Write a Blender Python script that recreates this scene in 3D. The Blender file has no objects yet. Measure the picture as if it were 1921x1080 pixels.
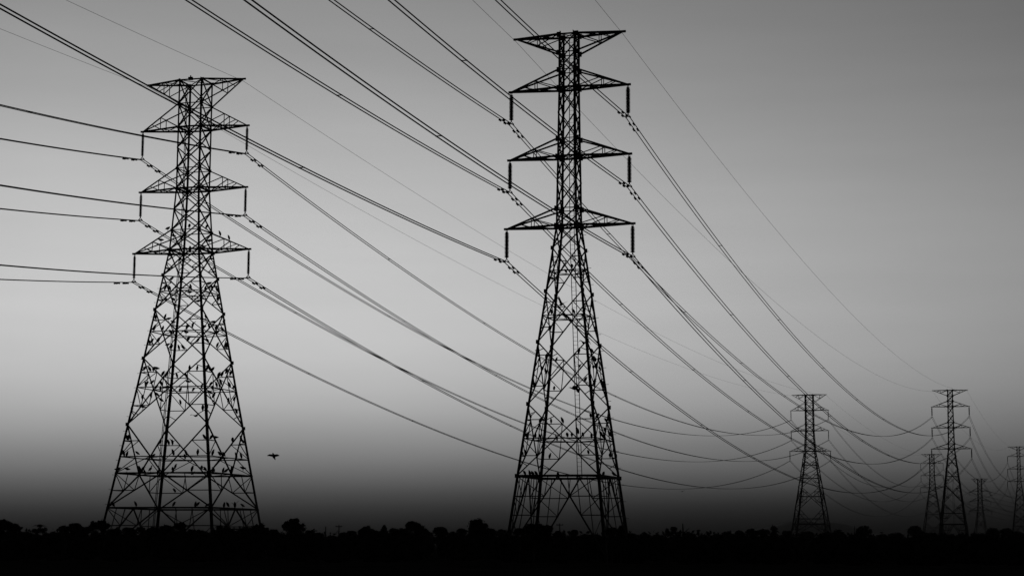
# Dusk over two lines of lattice pylons with roosting birds.  Units are metres; the viewer looks along +Y.
import bpy, bmesh, math, random
from mathutils import Vector, Matrix
R = math.radians
SC = bpy.context.scene; COL = SC.collection
# ---------------------------------------------------------------- camera
cam_d = bpy.data.cameras.new('camera'); cam = bpy.data.objects.new('camera', cam_d); COL.objects.link(cam)
cam_d.sensor_width = 36.0; cam_d.lens = 66.08; cam_d.clip_end = 60000
cam.matrix_world = Matrix.Translation((0,0,1.8)) @ Matrix.Rotation(math.pi/2+0.136041, 4, 'X') @ Matrix.Rotation(0.00475, 4, 'Z')
SC.camera = cam
SC.view_settings.view_transform = 'Standard'; SC.view_settings.look = 'None'; SC.view_settings.exposure = 0; SC.view_settings.gamma = 1
# ---------------------------------------------------------------- dusk sky: afterglow over the far horizon, dark overhead and behind
SKY_EL = [(-8,4),(0.0,8),(0.36,19),(.63,31),(.9,43),(1.12,54),(1.5,74),(1.95,98),(2.35,116),(2.75,131),(3.1,143),(3.5,156),(3.85,166),(4.2,174),(4.6,181),(5.1,188),(5.6,193),(6.2,197),(6.9,199),(8.44,197),(10.07,190),(11.69,179),(13.3,165),(14.9,153),(16.4,142),(18,130)]
SKY_AZ = [(-60,.30),(-25,.85),(-14,1.03),(-8,1.02),(-4,1.0),(0,.93),(5,.80),(9,.70),(13.5,.585),(16,.52),(25,.40),(60,.2)]
def lin(v):
    v /= 255.0
    return v/12.92 if v <= .04045 else ((v+.055)/1.055)**2.4
W = bpy.data.worlds.new('World'); SC.world = W; W.use_nodes = True
nt = W.node_tree; N = nt.nodes; Lk = nt.links
for n in list(N): N.remove(n)
def node(t, **k):
    n = N.new(t)
    for a, b in k.items(): setattr(n, a, b)
    return n
def mth(op, a, b=None):
    n = node('ShaderNodeMath', operation=op)
    for i, v in enumerate((a, b)):
        if v is None: continue
        if isinstance(v, (int, float)): n.inputs[i].default_value = v
        else: Lk.new(v, n.inputs[i])
    return n.outputs[0]
tc = node('ShaderNodeTexCoord'); sep = node('ShaderNodeSeparateXYZ'); Lk.new(tc.outputs['Generated'], sep.inputs[0])
el = mth('MULTIPLY', mth('ARCSINE', sep.outputs[2]), 180/math.pi)
az = mth('MULTIPLY', mth('ARCTAN2', sep.outputs[0], sep.outputs[1]), 180/math.pi)
def ramp(val, lo, hi, table, tolin):
    r = node('ShaderNodeValToRGB'); r.color_ramp.interpolation = 'LINEAR'
    Lk.new(mth('DIVIDE', mth('SUBTRACT', val, lo), hi-lo), r.inputs[0]); e = r.color_ramp.elements
    while len(e) < len(table): e.new(.5)
    for i, (x, v) in enumerate(table): e[i].position = (x-lo)/(hi-lo)
    for i, (x, v) in enumerate(table):
        g = lin(v) if tolin else v; e[i].color = (g, g, g, 1)
    return r.outputs[0]
low = ramp(mth('SUBTRACT', el, mth('MULTIPLY', mth('ADD', az, 6), .010)), -8, 18, SKY_EL, True)
high = ramp(el, 18, 90, [(18,1),(30,.45),(50,.12),(90,.04)], False)
side = ramp(az, -60, 60, SKY_AZ, False)
back = ramp(mth('ABSOLUTE', az), 60, 180, [(60,1),(95,.2),(130,.05),(180,.03)], False)
mp = node('ShaderNodeMapping'); mp.inputs['Scale'].default_value = (4, 4, 34); Lk.new(tc.outputs['Generated'], mp.inputs[0])
nz = node('ShaderNodeTexNoise'); nz.inputs['Scale'].default_value = 1.6; nz.inputs['Detail'].default_value = 5; Lk.new(mp.outputs[0], nz.inputs['Vector'])
veil = mth('ADD', .935, mth('MULTIPLY', nz.outputs[0], .13))
# the ground murk lies thicker away from the glow
murk_a = node('ShaderNodeMapRange'); Lk.new(az, murk_a.inputs[0]); [setattr(murk_a.inputs[i], 'default_value', v) for i, v in ((1,-4),(2,12),(3,0),(4,.5))]
murk_e = node('ShaderNodeMapRange'); Lk.new(el, murk_e.inputs[0]); [setattr(murk_e.inputs[i], 'default_value', v) for i, v in ((1,.1),(2,1.9),(3,1),(4,0))]
murk = mth('SUBTRACT', 1, mth('MULTIPLY', murk_a.outputs[0], murk_e.outputs[0]))
bg = node('ShaderNodeBackground'); out = node('ShaderNodeOutputWorld')
s1 = mth('MULTIPLY', mth('MULTIPLY', low, high), mth('MULTIPLY', mth('MULTIPLY', mth('MULTIPLY', side, back), murk), veil))
cmb = node('ShaderNodeCombineColor')
for i in range(3): Lk.new(s1, cmb.inputs[i])
Lk.new(cmb.outputs[0], bg.inputs['Color']); bg.inputs['Strength'].default_value = 1.0
Lk.new(bg.outputs[0], out.inputs['Surface'])
# the sun has just set ahead and to the left: only a trace of direct light is left
sd = bpy.data.lights.new('sun', 'SUN'); sd.energy = .02; sd.angle = R(4); sd.color = (1,.97,.94)
sun = bpy.data.objects.new('sun', sd); COL.objects.link(sun); sun.location = (-60, 400, 60)
sun.rotation_euler = Vector((.17, -.98, -.03)).to_track_quat('-Z','Y').to_euler()
# ---------------------------------------------------------------- lattice pylons (local axes: x along the arms, y along the line, z up)
def lerp(a, b, t): return tuple(a[i] + (b[i]-a[i])*t for i in range(3))
def profile(pts):
    def w(h):
        for (h0, w0), (h1, w1) in zip(pts, pts[1:]):
            if h >= h1: return w0 + (w1-w0)*(h0-h)/(h0-h1)
        return pts[-1][1]
    return w
FACES = (((-1,-1),(1,-1)), ((1,-1),(1,1)), ((1,1),(-1,1)), ((-1,1),(-1,-1)))
def lattice(S, k=1.0):
    """-> list of (part name, [(p, q, width), ...]); every entry becomes one part of the pylon"""
    w = profile(S['profile']); out = []
    def C(c, h, k=1.0): return (c[0]*w(h)*k, c[1]*w(h)*k, h)
    bw, rw = S['brace']*1.26*k, S['redundant']*1.34*k
    # plain cage panels: an X on every face
    for a, b in S['cage']:
        segs = []
        for c0, c1 in FACES:
            segs += [(C(c0,a), C(c1,b), bw), (C(c1,a), C(c0,b), bw)]
        out.append(('bracing_panel', segs))
    # body panels: an X from node to node, crossed by a belt, with redundant members
    for a, b, mid, fine in S['body']:
        segs = []
        for c0, c1 in FACES:
            A0, A1, B0, B1 = C(c0,a), C(c1,a), C(c0,b), C(c1,b)
            segs += [(A0, B1, bw), (A1, B0, bw)]
            t = w(a)/(w(a)+w(b)); X = lerp(A0, B1, t)
            for N, c, far in ((A0,c0,c1), (A1,c1,c0), (B0,c0,c1), (B1,c1,c0)):
                M = lerp(N, X, .5); L = C(c, M[2])
                segs.append((M, L, rw*1.2)); segs.append((M, C(c, mid), rw))
                if fine:
                    Q = lerp(C(c, mid), C(far, mid), .25); segs.append((M, Q, rw))
                    segs.append((lerp(N, X, .25), C(c, (N[2]+3*M[2])/4), rw))
        out.append(('bracing_panel', segs))
    # K panels: members from the middle of a belt to the legs
    for top, bot, down, subs, ties in S['kay']:
        segs = []
        for c0, c1 in FACES:
            hc, hl = (top, bot) if down else (bot, top)
            ctr = lerp(C(c0,hc), C(c1,hc), .5)
            for c, far in ((c0,c1), (c1,c0)):
                L = C(c, hl); segs.append((ctr, L, bw*1.15)); prev = C(c, hc)
                for s in subs:
                    M = lerp(ctr, L, s); P = C(c, M[2]); segs.append((M, P, rw*1.3)); segs.append((M, prev, rw)); prev = P
                    if ties:
                        Q = lerp(C(c,hc), ctr, 1-s*.95); segs.append((M, Q, rw))
        out.append(('bracing_panel', segs))
    for h, wd, plan in S['belts']:
        segs = [(C(c0,h), C(c1,h), wd*1.2*k) for c0, c1 in FACES]
        if plan == 2:
            m = [lerp(C(c0,h), C(c1,h), .5) for c0, c1 in FACES]
            segs += [(m[i], m[(i+1)%4], rw) for i in range(4)]
        elif plan == 1:
            segs += [(C((-1,-1),h), C((1,1),h), rw), (C((1,-1),h), C((-1,1),h), rw)]
        out.append(('belt', segs))
    # arms: (half length, tip height, root height of the sloping chords, root height of the level chords)
    for name, a, tip, hs, hl in S['arms']:
        for s in (-1, 1):
            T = (s*a, 0, tip); segs = []; mids = []
            for v in (-1, 1):
                lv, sl = C((s,v), hl), C((s,v), hs)
                segs += [(lv, T, S['chord']*1.4), (sl, T, S['chord']*(.95 if S['chord'] < .145 else 1.1))]
                ml, ms = lerp(lv, T, .5), lerp(sl, T, .5)
                segs += [(ml, ms, rw), (ms, lv, rw*1.2), (lerp(sl,T,.75), ml, rw)]
                mids.append((ml, ms, lv, sl))
            segs += [(mids[0][0], mids[1][0], rw), (mids[0][1], mids[1][1], rw), (mids[0][2], mids[1][0], rw), (mids[1][2], mids[0][0], rw)]
            segs.append(((s*(a-.12), 0, tip), (s*(a+.32), 0, tip), S['chord']*1.5))
            out.append((name, segs))
    return out, w
PYLON_A = dict(profile=[(61.6,1.617),(47.3,1.617),(39.21,2.10),(21.35,4.74),(6.24,7.08),(-.3,8.09)], top=61.6,
    brace=.105, redundant=.062, belt=.085, chord=.14,
    cage=[(61.6,58.49),(58.49,55.39),(55.39,52.68),(52.68,49.96),(49.96,47.3),(47.3,44.53),(44.53,41.8),(41.8,39.21)],
    body=[(39.21,35.87,37.6,False),(35.87,31.36,33.75,False),(31.36,25.08,28.52,False),(25.08,16.65,21.35,True)],
    kay=[(16.65,10.53,False,(.34,.66),False),(10.53,6.24,True,(.5,),True),(6.24,-.2,True,(.34,.67),True)],
    belts=[(61.6,.13,1),(58.49,.085,0),(55.39,.16,1),(49.96,.085,0),(47.3,.16,1),(41.8,.085,0),(39.21,.16,1),(33.75,.09,2),(28.52,.09,2),(21.35,.09,2),(12.59,.1,2),(10.53,.17,2),(6.24,.17,2)],
    arms=[('peak_arm',6.73,61.6,58.49,61.6),('cross_arm',7.42,55.39,58.49,55.39),('cross_arm',7.42,47.3,49.96,47.3),('cross_arm',8.06,39.21,41.8,39.21)],
    leg=[(61.6,.205),(39.21,.215),(39.2,.275),(-.3,.31)])
PYLON_B = dict(profile=[(58.43,.955),(52.36,.955),(36.76,1.17),(5.07,5.056),(-.3,5.71)], top=58.43,
    brace=.095, redundant=.058, belt=.08, chord=.15,
    cage=[(58.43,56.38),(56.38,54.4),(54.4,52.36),(52.36,49.5),(49.5,46.55),(46.55,44.55),(44.55,41.75),(41.75,38.69),(38.69,36.76),(36.76,34.2)],
    body=[(34.2,29.34,31.64,False),(29.34,23.73,26.65,False),(23.73,16.94,20.3,True),(16.94,9.19,13.21,True)],
    kay=[(9.19,.5,True,(.25,.48,.74),True)],
    belts=[(58.43,.13,1),(56.38,.08,0),(54.4,.08,0),(52.36,.17,1),(46.55,.08,0),(44.55,.17,1),(38.69,.08,0),(36.76,.17,1),(31.64,.08,2),(26.65,.08,2),(13.21,.085,2),(9.19,.2,2)],
    arms=[('peak_arm',6.19,58.43,56.38,58.43),('cross_arm',6.74,52.36,54.4,52.36),('cross_arm',6.86,44.55,46.55,44.55),('cross_arm',7.2,36.76,38.69,36.76)],
    leg=[(58.43,.205),(36.76,.215),(36.75,.275),(-.3,.30)])
PYLON_G = dict(profile=[(59.7,1.75),(41.4,1.8),(33.3,2.3),(-.3,6.6)], top=59.7,
    brace=.12, redundant=.07, belt=.1, chord=.17,
    cage=[(59.7,55),(55,52),(52,49.3),(49.3,45.3),(45.3,41.4),(41.4,37.4),(37.4,33.3)],
    body=[(33.3,26,29.7,False),(26,16,21,False)],
    kay=[(16,8,False,(.45,),False),(8,-.2,True,(.4,.7),False)],
    belts=[(59.7,.12,1),(55,.1,0),(52,.1,0),(49.3,.14,1),(41.4,.14,1),(33.3,.14,1),(21,.1,0),(8,.16,0)],
    arms=[('peak_arm',6.8,59.7,55,59.7),('cross_arm',8.8,48.6,52,49.3),('cross_arm',8.8,40.7,44,41.4),('cross_arm',9.4,32.6,36.2,33.3)],
    leg=[(59.7,.2),(-.3,.26)])
# (builder, ground point, extra height, turn)
CAM_H = 1.8; FOCAL = 3526.0; PITCH = 0.136041; ROLL = 0.00475
PLACE = dict(A=('A',-41.462,240.0,0.0,16.05), B=('B',6.280,205.0,0.0,16.92), C=('A',118.77,748.7,.263,17.79), D=('B',162.62,695.8,1.15,17.27),
             F=('A',283.25,1269.7,2.45,18.37), E=('B',318.53,1183.4,6.3,17.77), G=('G',397.0,1600.0,0.0,24.0))
SPEC = dict(A=PYLON_A, B=PYLON_B, G=PYLON_G)
def world(tw, p):
    t, X, Y, dz, yaw = PLACE[tw]; c, s = math.cos(math.radians(yaw)), math.sin(math.radians(yaw))
    return (X + p[0]*c + p[1]*s, Y - p[0]*s + p[1]*c, p[2] + dz)
BIRDS = [
('A',-45.84,242.32,40.63,'H','around the lowest crossarm',0,11),
('A',-44.40,239.02,41.60,'H','around the lowest crossarm',1,11),
('A',-44.24,242.37,41.27,'H','around the lowest crossarm',2,11),
('A',-42.49,238.17,40.30,'U','around the lowest crossarm',3,11),
('A',-41.44,237.97,41.84,'U','around the lowest crossarm',4,11),
('A',-41.68,240.39,39.24,'U','around the lowest crossarm',5,11),
('A',-39.68,238.61,39.27,'H','around the lowest crossarm',6,11),
('A',-39.78,241.51,42.40,'U','around the lowest crossarm',7,11),
('A',-38.78,237.51,39.77,'H','around the lowest crossarm',8,11),
('A',-37.99,240.62,41.34,'L','around the lowest crossarm',9,11),
('A',-36.56,238.94,40.54,'L','around the lowest crossarm',10,11),
('A',-44.22,237.77,33.79,'R','on the narrow waist',0,12),
('A',-43.80,237.65,33.79,'L','on the narrow waist',1,12),
('A',-43.47,237.72,34.91,'RH','on the narrow waist',2,12),
('A',-44.01,242.15,32.88,'LH','on the narrow waist',3,12),
('A',-41.92,242.10,33.78,'H','on the narrow waist',4,12),
('A',-40.87,236.80,33.79,'U','on the narrow waist',5,12),
('A',-39.77,236.19,31.87,'H','on the narrow waist',6,12),
('A',-39.07,237.80,33.79,'R','on the narrow waist',7,12),
('A',-39.46,242.28,34.91,'H','on the narrow waist',8,12),
('A',-38.64,239.45,34.12,'L','on the narrow waist',9,12),
('A',-38.42,242.09,34.17,'L','on the narrow waist',10,12),
('A',-38.02,240.94,32.85,'U','on the narrow waist',11,12),
('A',-46.17,237.84,26.89,'L','on the upper wide belt',0,29),
('A',-45.57,237.10,26.89,'R','on the upper wide belt',1,29),
('A',-45.48,237.55,30.03,'L','on the upper wide belt',2,29),
('A',-45.31,237.28,28.56,'R','on the upper wide belt',3,29),
('A',-44.67,236.86,27.00,'R','on the upper wide belt',4,29),
('A',-44.25,236.97,28.56,'U','on the upper wide belt',5,29),
('A',-43.99,237.12,30.03,'R','on the upper wide belt',6,29),
('A',-44.68,242.96,27.02,'H','on the upper wide belt',7,29),
('A',-43.60,236.96,29.69,'H','on the upper wide belt',8,29),
('A',-44.20,241.46,28.55,'L','on the upper wide belt',9,29),
('A',-44.15,243.18,30.03,'H','on the upper wide belt',10,29),
('A',-43.01,244.53,26.89,'L','on the upper wide belt',11,29),
('A',-42.27,242.53,28.55,'H','on the upper wide belt',12,29),
('A',-41.06,236.06,28.56,'U','on the upper wide belt',13,29),
('A',-40.67,235.70,27.02,'R','on the upper wide belt',14,29),
('A',-41.65,243.71,29.69,'W','on the upper wide belt',15,29),
('A',-39.43,235.33,26.89,'R','on the upper wide belt',16,29),
('A',-38.84,235.80,28.56,'H','on the upper wide belt',17,29),
('A',-38.88,236.46,30.03,'L','on the upper wide belt',18,29),
('A',-38.49,236.11,26.89,'L','on the upper wide belt',19,29),
('A',-39.50,243.12,29.53,'L','on the upper wide belt',20,29),
('A',-38.89,242.87,30.03,'H','on the upper wide belt',21,29),
('A',-37.89,239.27,28.90,'U','on the upper wide belt',22,29),
('A',-37.75,239.42,28.28,'RH','on the upper wide belt',23,29),
('A',-38.22,243.13,27.04,'R','on the upper wide belt',24,29),
('A',-37.62,242.64,29.06,'L','on the upper wide belt',25,29),
('A',-37.30,241.93,30.03,'U','on the upper wide belt',26,29),
('A',-36.88,241.72,26.89,'R','on the upper wide belt',27,29),
('A',-36.77,242.12,26.89,'R','on the upper wide belt',28,29),
('A',-46.41,236.78,23.29,'RH','above the middle belt',0,19),
('A',-45.79,236.60,23.29,'L','above the middle belt',1,19),
('A',-45.22,236.44,23.29,'U','above the middle belt',2,19),
('A',-44.82,236.32,23.29,'H','above the middle belt',3,19),
('A',-45.17,243.25,23.29,'R','above the middle belt',4,19),
('A',-44.89,244.21,23.29,'R','above the middle belt',5,19),
('A',-44.39,244.02,26.89,'U','above the middle belt',6,19),
('A',-43.89,245.34,23.29,'L','above the middle belt',7,19),
('A',-43.58,244.70,26.89,'U','above the middle belt',8,19),
('A',-42.64,244.98,23.29,'L','above the middle belt',9,19),
('A',-40.40,235.05,23.29,'U','above the middle belt',10,19),
('A',-39.38,234.76,23.29,'U','above the middle belt',11,19),
('A',-38.18,235.28,23.29,'R','above the middle belt',12,19),
('A',-38.06,235.67,23.29,'L','above the middle belt',13,19),
('A',-37.75,236.75,23.29,'R','above the middle belt',14,19),
('A',-37.99,243.65,23.29,'R','above the middle belt',15,19),
('A',-37.53,243.51,23.29,'R','above the middle belt',16,19),
('A',-36.57,240.94,23.45,'R','above the middle belt',17,19),
('A',-36.27,241.92,23.29,'U','above the middle belt',18,19),
('A',-47.82,236.77,18.29,'U','on the middle belt',0,32),
('A',-46.96,238.88,19.94,'U','on the middle belt',1,32),
('A',-46.30,235.97,18.39,'H','on the middle belt',2,32),
('A',-46.19,236.43,21.39,'L','on the middle belt',3,32),
('A',-45.96,236.36,21.39,'R','on the middle belt',4,32),
('A',-45.34,235.94,19.88,'U','on the middle belt',5,32),
('A',-46.11,240.75,21.97,'RH','on the middle belt',6,32),
('A',-45.72,241.47,21.38,'R','on the middle belt',7,32),
('A',-45.85,242.43,20.50,'LH','on the middle belt',8,32),
('A',-45.49,243.13,21.39,'U','on the middle belt',9,32),
('A',-44.14,235.84,21.39,'L','on the middle belt',10,32),
('A',-45.53,243.88,19.88,'LH','on the middle belt',11,32),
('A',-44.55,242.12,21.38,'H','on the middle belt',12,32),
('A',-43.34,245.47,21.39,'U','on the middle belt',13,32),
('A',-43.34,245.73,19.82,'U','on the middle belt',14,32),
('A',-40.51,234.81,21.52,'H','on the middle belt',15,32),
('A',-41.32,243.91,21.38,'R','on the middle belt',16,32),
('A',-38.57,234.17,20.98,'R','on the middle belt',17,32),
('A',-38.39,233.67,18.20,'U','on the middle belt',18,32),
('A',-37.79,233.88,18.29,'R','on the middle belt',19,32),
('A',-37.76,235.05,20.22,'LH','on the middle belt',20,32),
('A',-37.76,235.73,21.39,'R','on the middle belt',21,32),
('A',-38.53,241.62,21.38,'U','on the middle belt',22,32),
('A',-37.41,236.13,19.94,'R','on the middle belt',23,32),
('A',-37.37,237.10,21.39,'L','on the middle belt',24,32),
('A',-37.04,238.39,21.76,'L','on the middle belt',25,32),
('A',-36.74,243.81,19.94,'U','on the middle belt',26,32),
('A',-36.30,240.94,21.67,'L','on the middle belt',27,32),
('A',-35.99,243.31,21.67,'R','on the middle belt',28,32),
('A',-35.71,242.08,20.05,'R','on the middle belt',29,32),
('A',-35.66,242.59,20.63,'L','on the middle belt',30,32),
('A',-35.48,241.96,18.39,'L','on the middle belt',31,32),
('A',-48.26,235.93,14.61,'L','in the open panel',0,11),
('A',-47.95,235.84,14.61,'U','in the open panel',1,11),
('A',-45.80,245.86,14.61,'R','in the open panel',2,11),
('A',-45.06,247.06,14.61,'L','in the open panel',3,11),
('A',-44.43,246.88,14.61,'W','in the open panel',4,11),
('A',-38.07,233.00,14.61,'L','in the open panel',5,11),
('A',-37.21,233.83,14.61,'R','in the open panel',6,11),
('A',-36.90,234.93,14.61,'H','in the open panel',7,11),
('A',-36.19,244.47,14.88,'U','in the open panel',8,11),
('A',-34.88,242.09,14.88,'L','in the open panel',9,11),
('A',-34.67,242.65,14.61,'L','in the open panel',10,11),
('A',-48.74,236.74,12.65,'L','on the thin low belt',0,14),
('A',-48.39,237.97,12.65,'R','on the thin low belt',1,14),
('A',-46.66,235.16,12.65,'LH','on the thin low belt',2,14),
('A',-46.00,242.42,12.62,'R','on the thin low belt',3,14),
('A',-41.98,233.80,12.64,'U','on the thin low belt',4,14),
('A',-40.39,233.28,12.17,'U','on the thin low belt',5,14),
('A',-40.34,233.34,12.65,'L','on the thin low belt',6,14),
('A',-38.72,232.87,12.65,'U','on the thin low belt',7,14),
('A',-36.91,233.78,12.65,'R','on the thin low belt',8,14),
('A',-36.47,235.31,12.65,'L','on the thin low belt',9,14),
('A',-36.12,236.53,12.65,'L','on the thin low belt',10,14),
('A',-35.09,240.16,12.74,'U','on the thin low belt',11,14),
('A',-35.65,244.67,12.65,'U','on the thin low belt',12,14),
('A',-34.68,241.53,12.65,'L','on the thin low belt',13,14),
('A',-49.22,236.22,10.62,'H','on the heavy belt',0,22),
('A',-47.86,235.16,10.62,'H','on the heavy belt',1,22),
('A',-46.32,234.72,10.62,'L','on the heavy belt',2,22),
('A',-47.41,241.38,10.56,'H','on the heavy belt',3,22),
('A',-45.70,234.54,10.62,'R','on the heavy belt',4,22),
('A',-47.27,243.01,10.62,'L','on the heavy belt',5,22),
('A',-44.78,234.28,10.62,'N','on the heavy belt',6,22),
('A',-45.44,242.98,10.56,'U','on the heavy belt',7,22),
('A',-42.04,234.49,10.56,'U','on the heavy belt',8,22),
('A',-43.92,247.23,11.50,'R','on the heavy belt',9,22),
('A',-39.23,232.68,10.62,'R','on the heavy belt',10,22),
('A',-41.28,245.29,10.56,'RH','on the heavy belt',11,22),
('A',-40.38,246.24,11.36,'U','on the heavy belt',12,22),
('A',-37.69,232.24,10.62,'L','on the heavy belt',13,22),
('A',-39.56,246.10,10.75,'U','on the heavy belt',14,22),
('A',-37.48,237.02,10.56,'U','on the heavy belt',15,22),
('A',-36.80,232.99,10.62,'L','on the heavy belt',16,22),
('A',-35.92,236.07,10.62,'R','on the heavy belt',17,22),
('A',-35.89,237.90,10.56,'RH','on the heavy belt',18,22),
('A',-35.30,238.23,10.62,'U','on the heavy belt',19,22),
('A',-35.27,238.50,10.90,'U','on the heavy belt',20,22),
('A',-34.75,244.65,11.13,'H','on the heavy belt',21,22),
('A',-49.83,236.51,6.33,'L','on the lowest belt',0,11),
('A',-46.48,234.08,6.33,'L','on the lowest belt',1,11),
('A',-44.15,247.80,8.43,'L','on the lowest belt',2,11),
('A',-41.38,232.61,6.33,'R','on the lowest belt',3,11),
('A',-39.26,235.50,6.27,'U','on the lowest belt',4,11),
('A',-38.32,231.73,6.33,'R','on the lowest belt',5,11),
('A',-37.94,236.23,6.27,'RH','on the lowest belt',6,11),
('A',-35.97,237.32,6.27,'U','on the lowest belt',7,11),
('A',-35.34,235.66,6.33,'L','on the lowest belt',8,11),
('A',-34.78,238.26,6.27,'W','on the lowest belt',9,11),
('A',-34.07,240.08,6.33,'LH','on the lowest belt',10,11),
('B',4.40,203.52,30.36,'H','on the upper body',0,3),
('B',5.91,206.24,31.67,'L','on the upper body',1,3),
('B',6.53,203.04,31.68,'U','on the upper body',2,3),
('B',4.22,207.07,25.37,'U','on the ladder panel',0,5),
('B',4.31,203.08,26.69,'U','on the ladder panel',1,5),
('B',5.85,206.70,26.68,'L','on the ladder panel',2,5),
('B',6.62,202.38,26.69,'L','on the ladder panel',3,5),
('B',7.82,205.73,26.68,'H','on the ladder panel',4,5),
('B',2.78,203.64,22.29,'L','on the wide panel',0,13),
('B',3.28,205.85,20.89,'L','on the wide panel',1,13),
('B',3.71,207.42,20.57,'L','on the wide panel',2,13),
('B',3.93,207.41,22.29,'R','on the wide panel',3,13),
('B',4.87,202.23,21.40,'R','on the wide panel',4,13),
('B',7.27,201.62,22.29,'U','on the wide panel',5,13),
('B',7.54,207.84,21.23,'W','on the wide panel',6,13),
('B',8.24,207.82,19.71,'R','on the wide panel',7,13),
('B',8.65,202.72,22.42,'L','on the wide panel',8,13),
('B',8.84,202.59,20.67,'U','on the wide panel',9,13),
('B',8.98,203.45,21.57,'L','on the wide panel',10,13),
('B',9.41,207.26,21.26,'R','on the wide panel',11,13),
('B',9.67,207.22,20.96,'L','on the wide panel',12,13),
('B',2.41,203.85,18.90,'U','on the open panel',0,8),
('B',3.71,208.11,18.90,'R','on the open panel',1,8),
('B',4.75,208.98,18.90,'U','on the open panel',2,8),
('B',8.95,202.22,18.90,'R','on the open panel',3,8),
('B',8.99,202.41,19.03,'R','on the open panel',4,8),
('B',9.91,205.50,19.20,'L','on the open panel',5,8),
('B',9.98,205.64,19.03,'L','on the open panel',6,8),
('B',10.14,206.12,18.90,'U','on the open panel',7,8),
('B',2.05,202.30,15.27,'W','above the thin belt',0,9),
('B',3.29,208.26,15.27,'R','above the thin belt',1,9),
('B',4.42,209.55,15.27,'U','above the thin belt',2,9),
('B',5.62,209.18,15.27,'L','above the thin belt',3,9),
('B',8.43,200.36,15.27,'U','above the thin belt',4,9),
('B',9.26,201.69,15.27,'R','above the thin belt',5,9),
('B',10.34,207.89,14.15,'U','above the thin belt',6,9),
('B',10.41,207.73,15.27,'L','above the thin belt',7,9),
('B',10.70,206.43,15.27,'U','above the thin belt',8,9),
('B',1.57,203.46,13.25,'L','on the thin belt',0,15),
('B',1.80,202.12,13.25,'R','on the thin belt',1,15),
('B',2.58,201.89,13.25,'U','on the thin belt',2,15),
('B',3.07,204.92,13.24,'L','on the thin belt',3,15),
('B',3.55,201.59,13.25,'U','on the thin belt',4,15),
('B',4.93,207.53,13.24,'L','on the thin belt',5,15),
('B',5.99,201.59,13.24,'U','on the thin belt',6,15),
('B',6.46,200.70,13.25,'U','on the thin belt',7,15),
('B',7.01,200.58,13.59,'L','on the thin belt',8,15),
('B',7.62,200.35,13.25,'U','on the thin belt',9,15),
('B',8.64,203.01,13.24,'U','on the thin belt',10,15),
('B',9.56,201.90,13.39,'L','on the thin belt',11,15),
('B',9.96,204.20,13.24,'U','on the thin belt',12,15),
('B',10.79,207.81,13.74,'L','on the thin belt',13,15),
('B',11.01,207.76,13.54,'L','on the thin belt',14,15),
('B',1.11,202.72,11.39,'L','below the thin belt',0,6),
('B',1.41,202.00,11.39,'L','below the thin belt',1,6),
('B',4.39,210.05,11.39,'R','below the thin belt',2,6),
('B',8.17,199.95,11.39,'U','below the thin belt',3,6),
('B',10.91,208.07,11.39,'U','below the thin belt',4,6),
('B',11.39,207.08,11.39,'L','below the thin belt',5,6),
('B',1.40,204.58,9.30,'L','on the heavy belt',0,7),
('B',1.93,206.32,9.30,'L','on the heavy belt',1,7),
('B',2.30,205.61,9.22,'L','on the heavy belt',2,7),
('B',2.68,204.90,9.22,'L','on the heavy belt',3,7),
('B',5.21,210.08,9.30,'U','on the heavy belt',4,7),
('B',10.03,204.81,9.22,'U','on the heavy belt',5,7),
('B',11.31,208.23,9.30,'LH','on the heavy belt',6,7),
]
FLYERS = [
('A',-39.68,236.00,17.70,'F1'),
('B',5.32,203.00,27.80,'F2'),
('B',7.81,203.00,23.61,'F3'),
('B',6.71,201.00,18.39,'F4'),
('S',-29.07,230.00,12.53,'F5'),
('S',47.13,520.00,16.71,'F6'),
]
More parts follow.
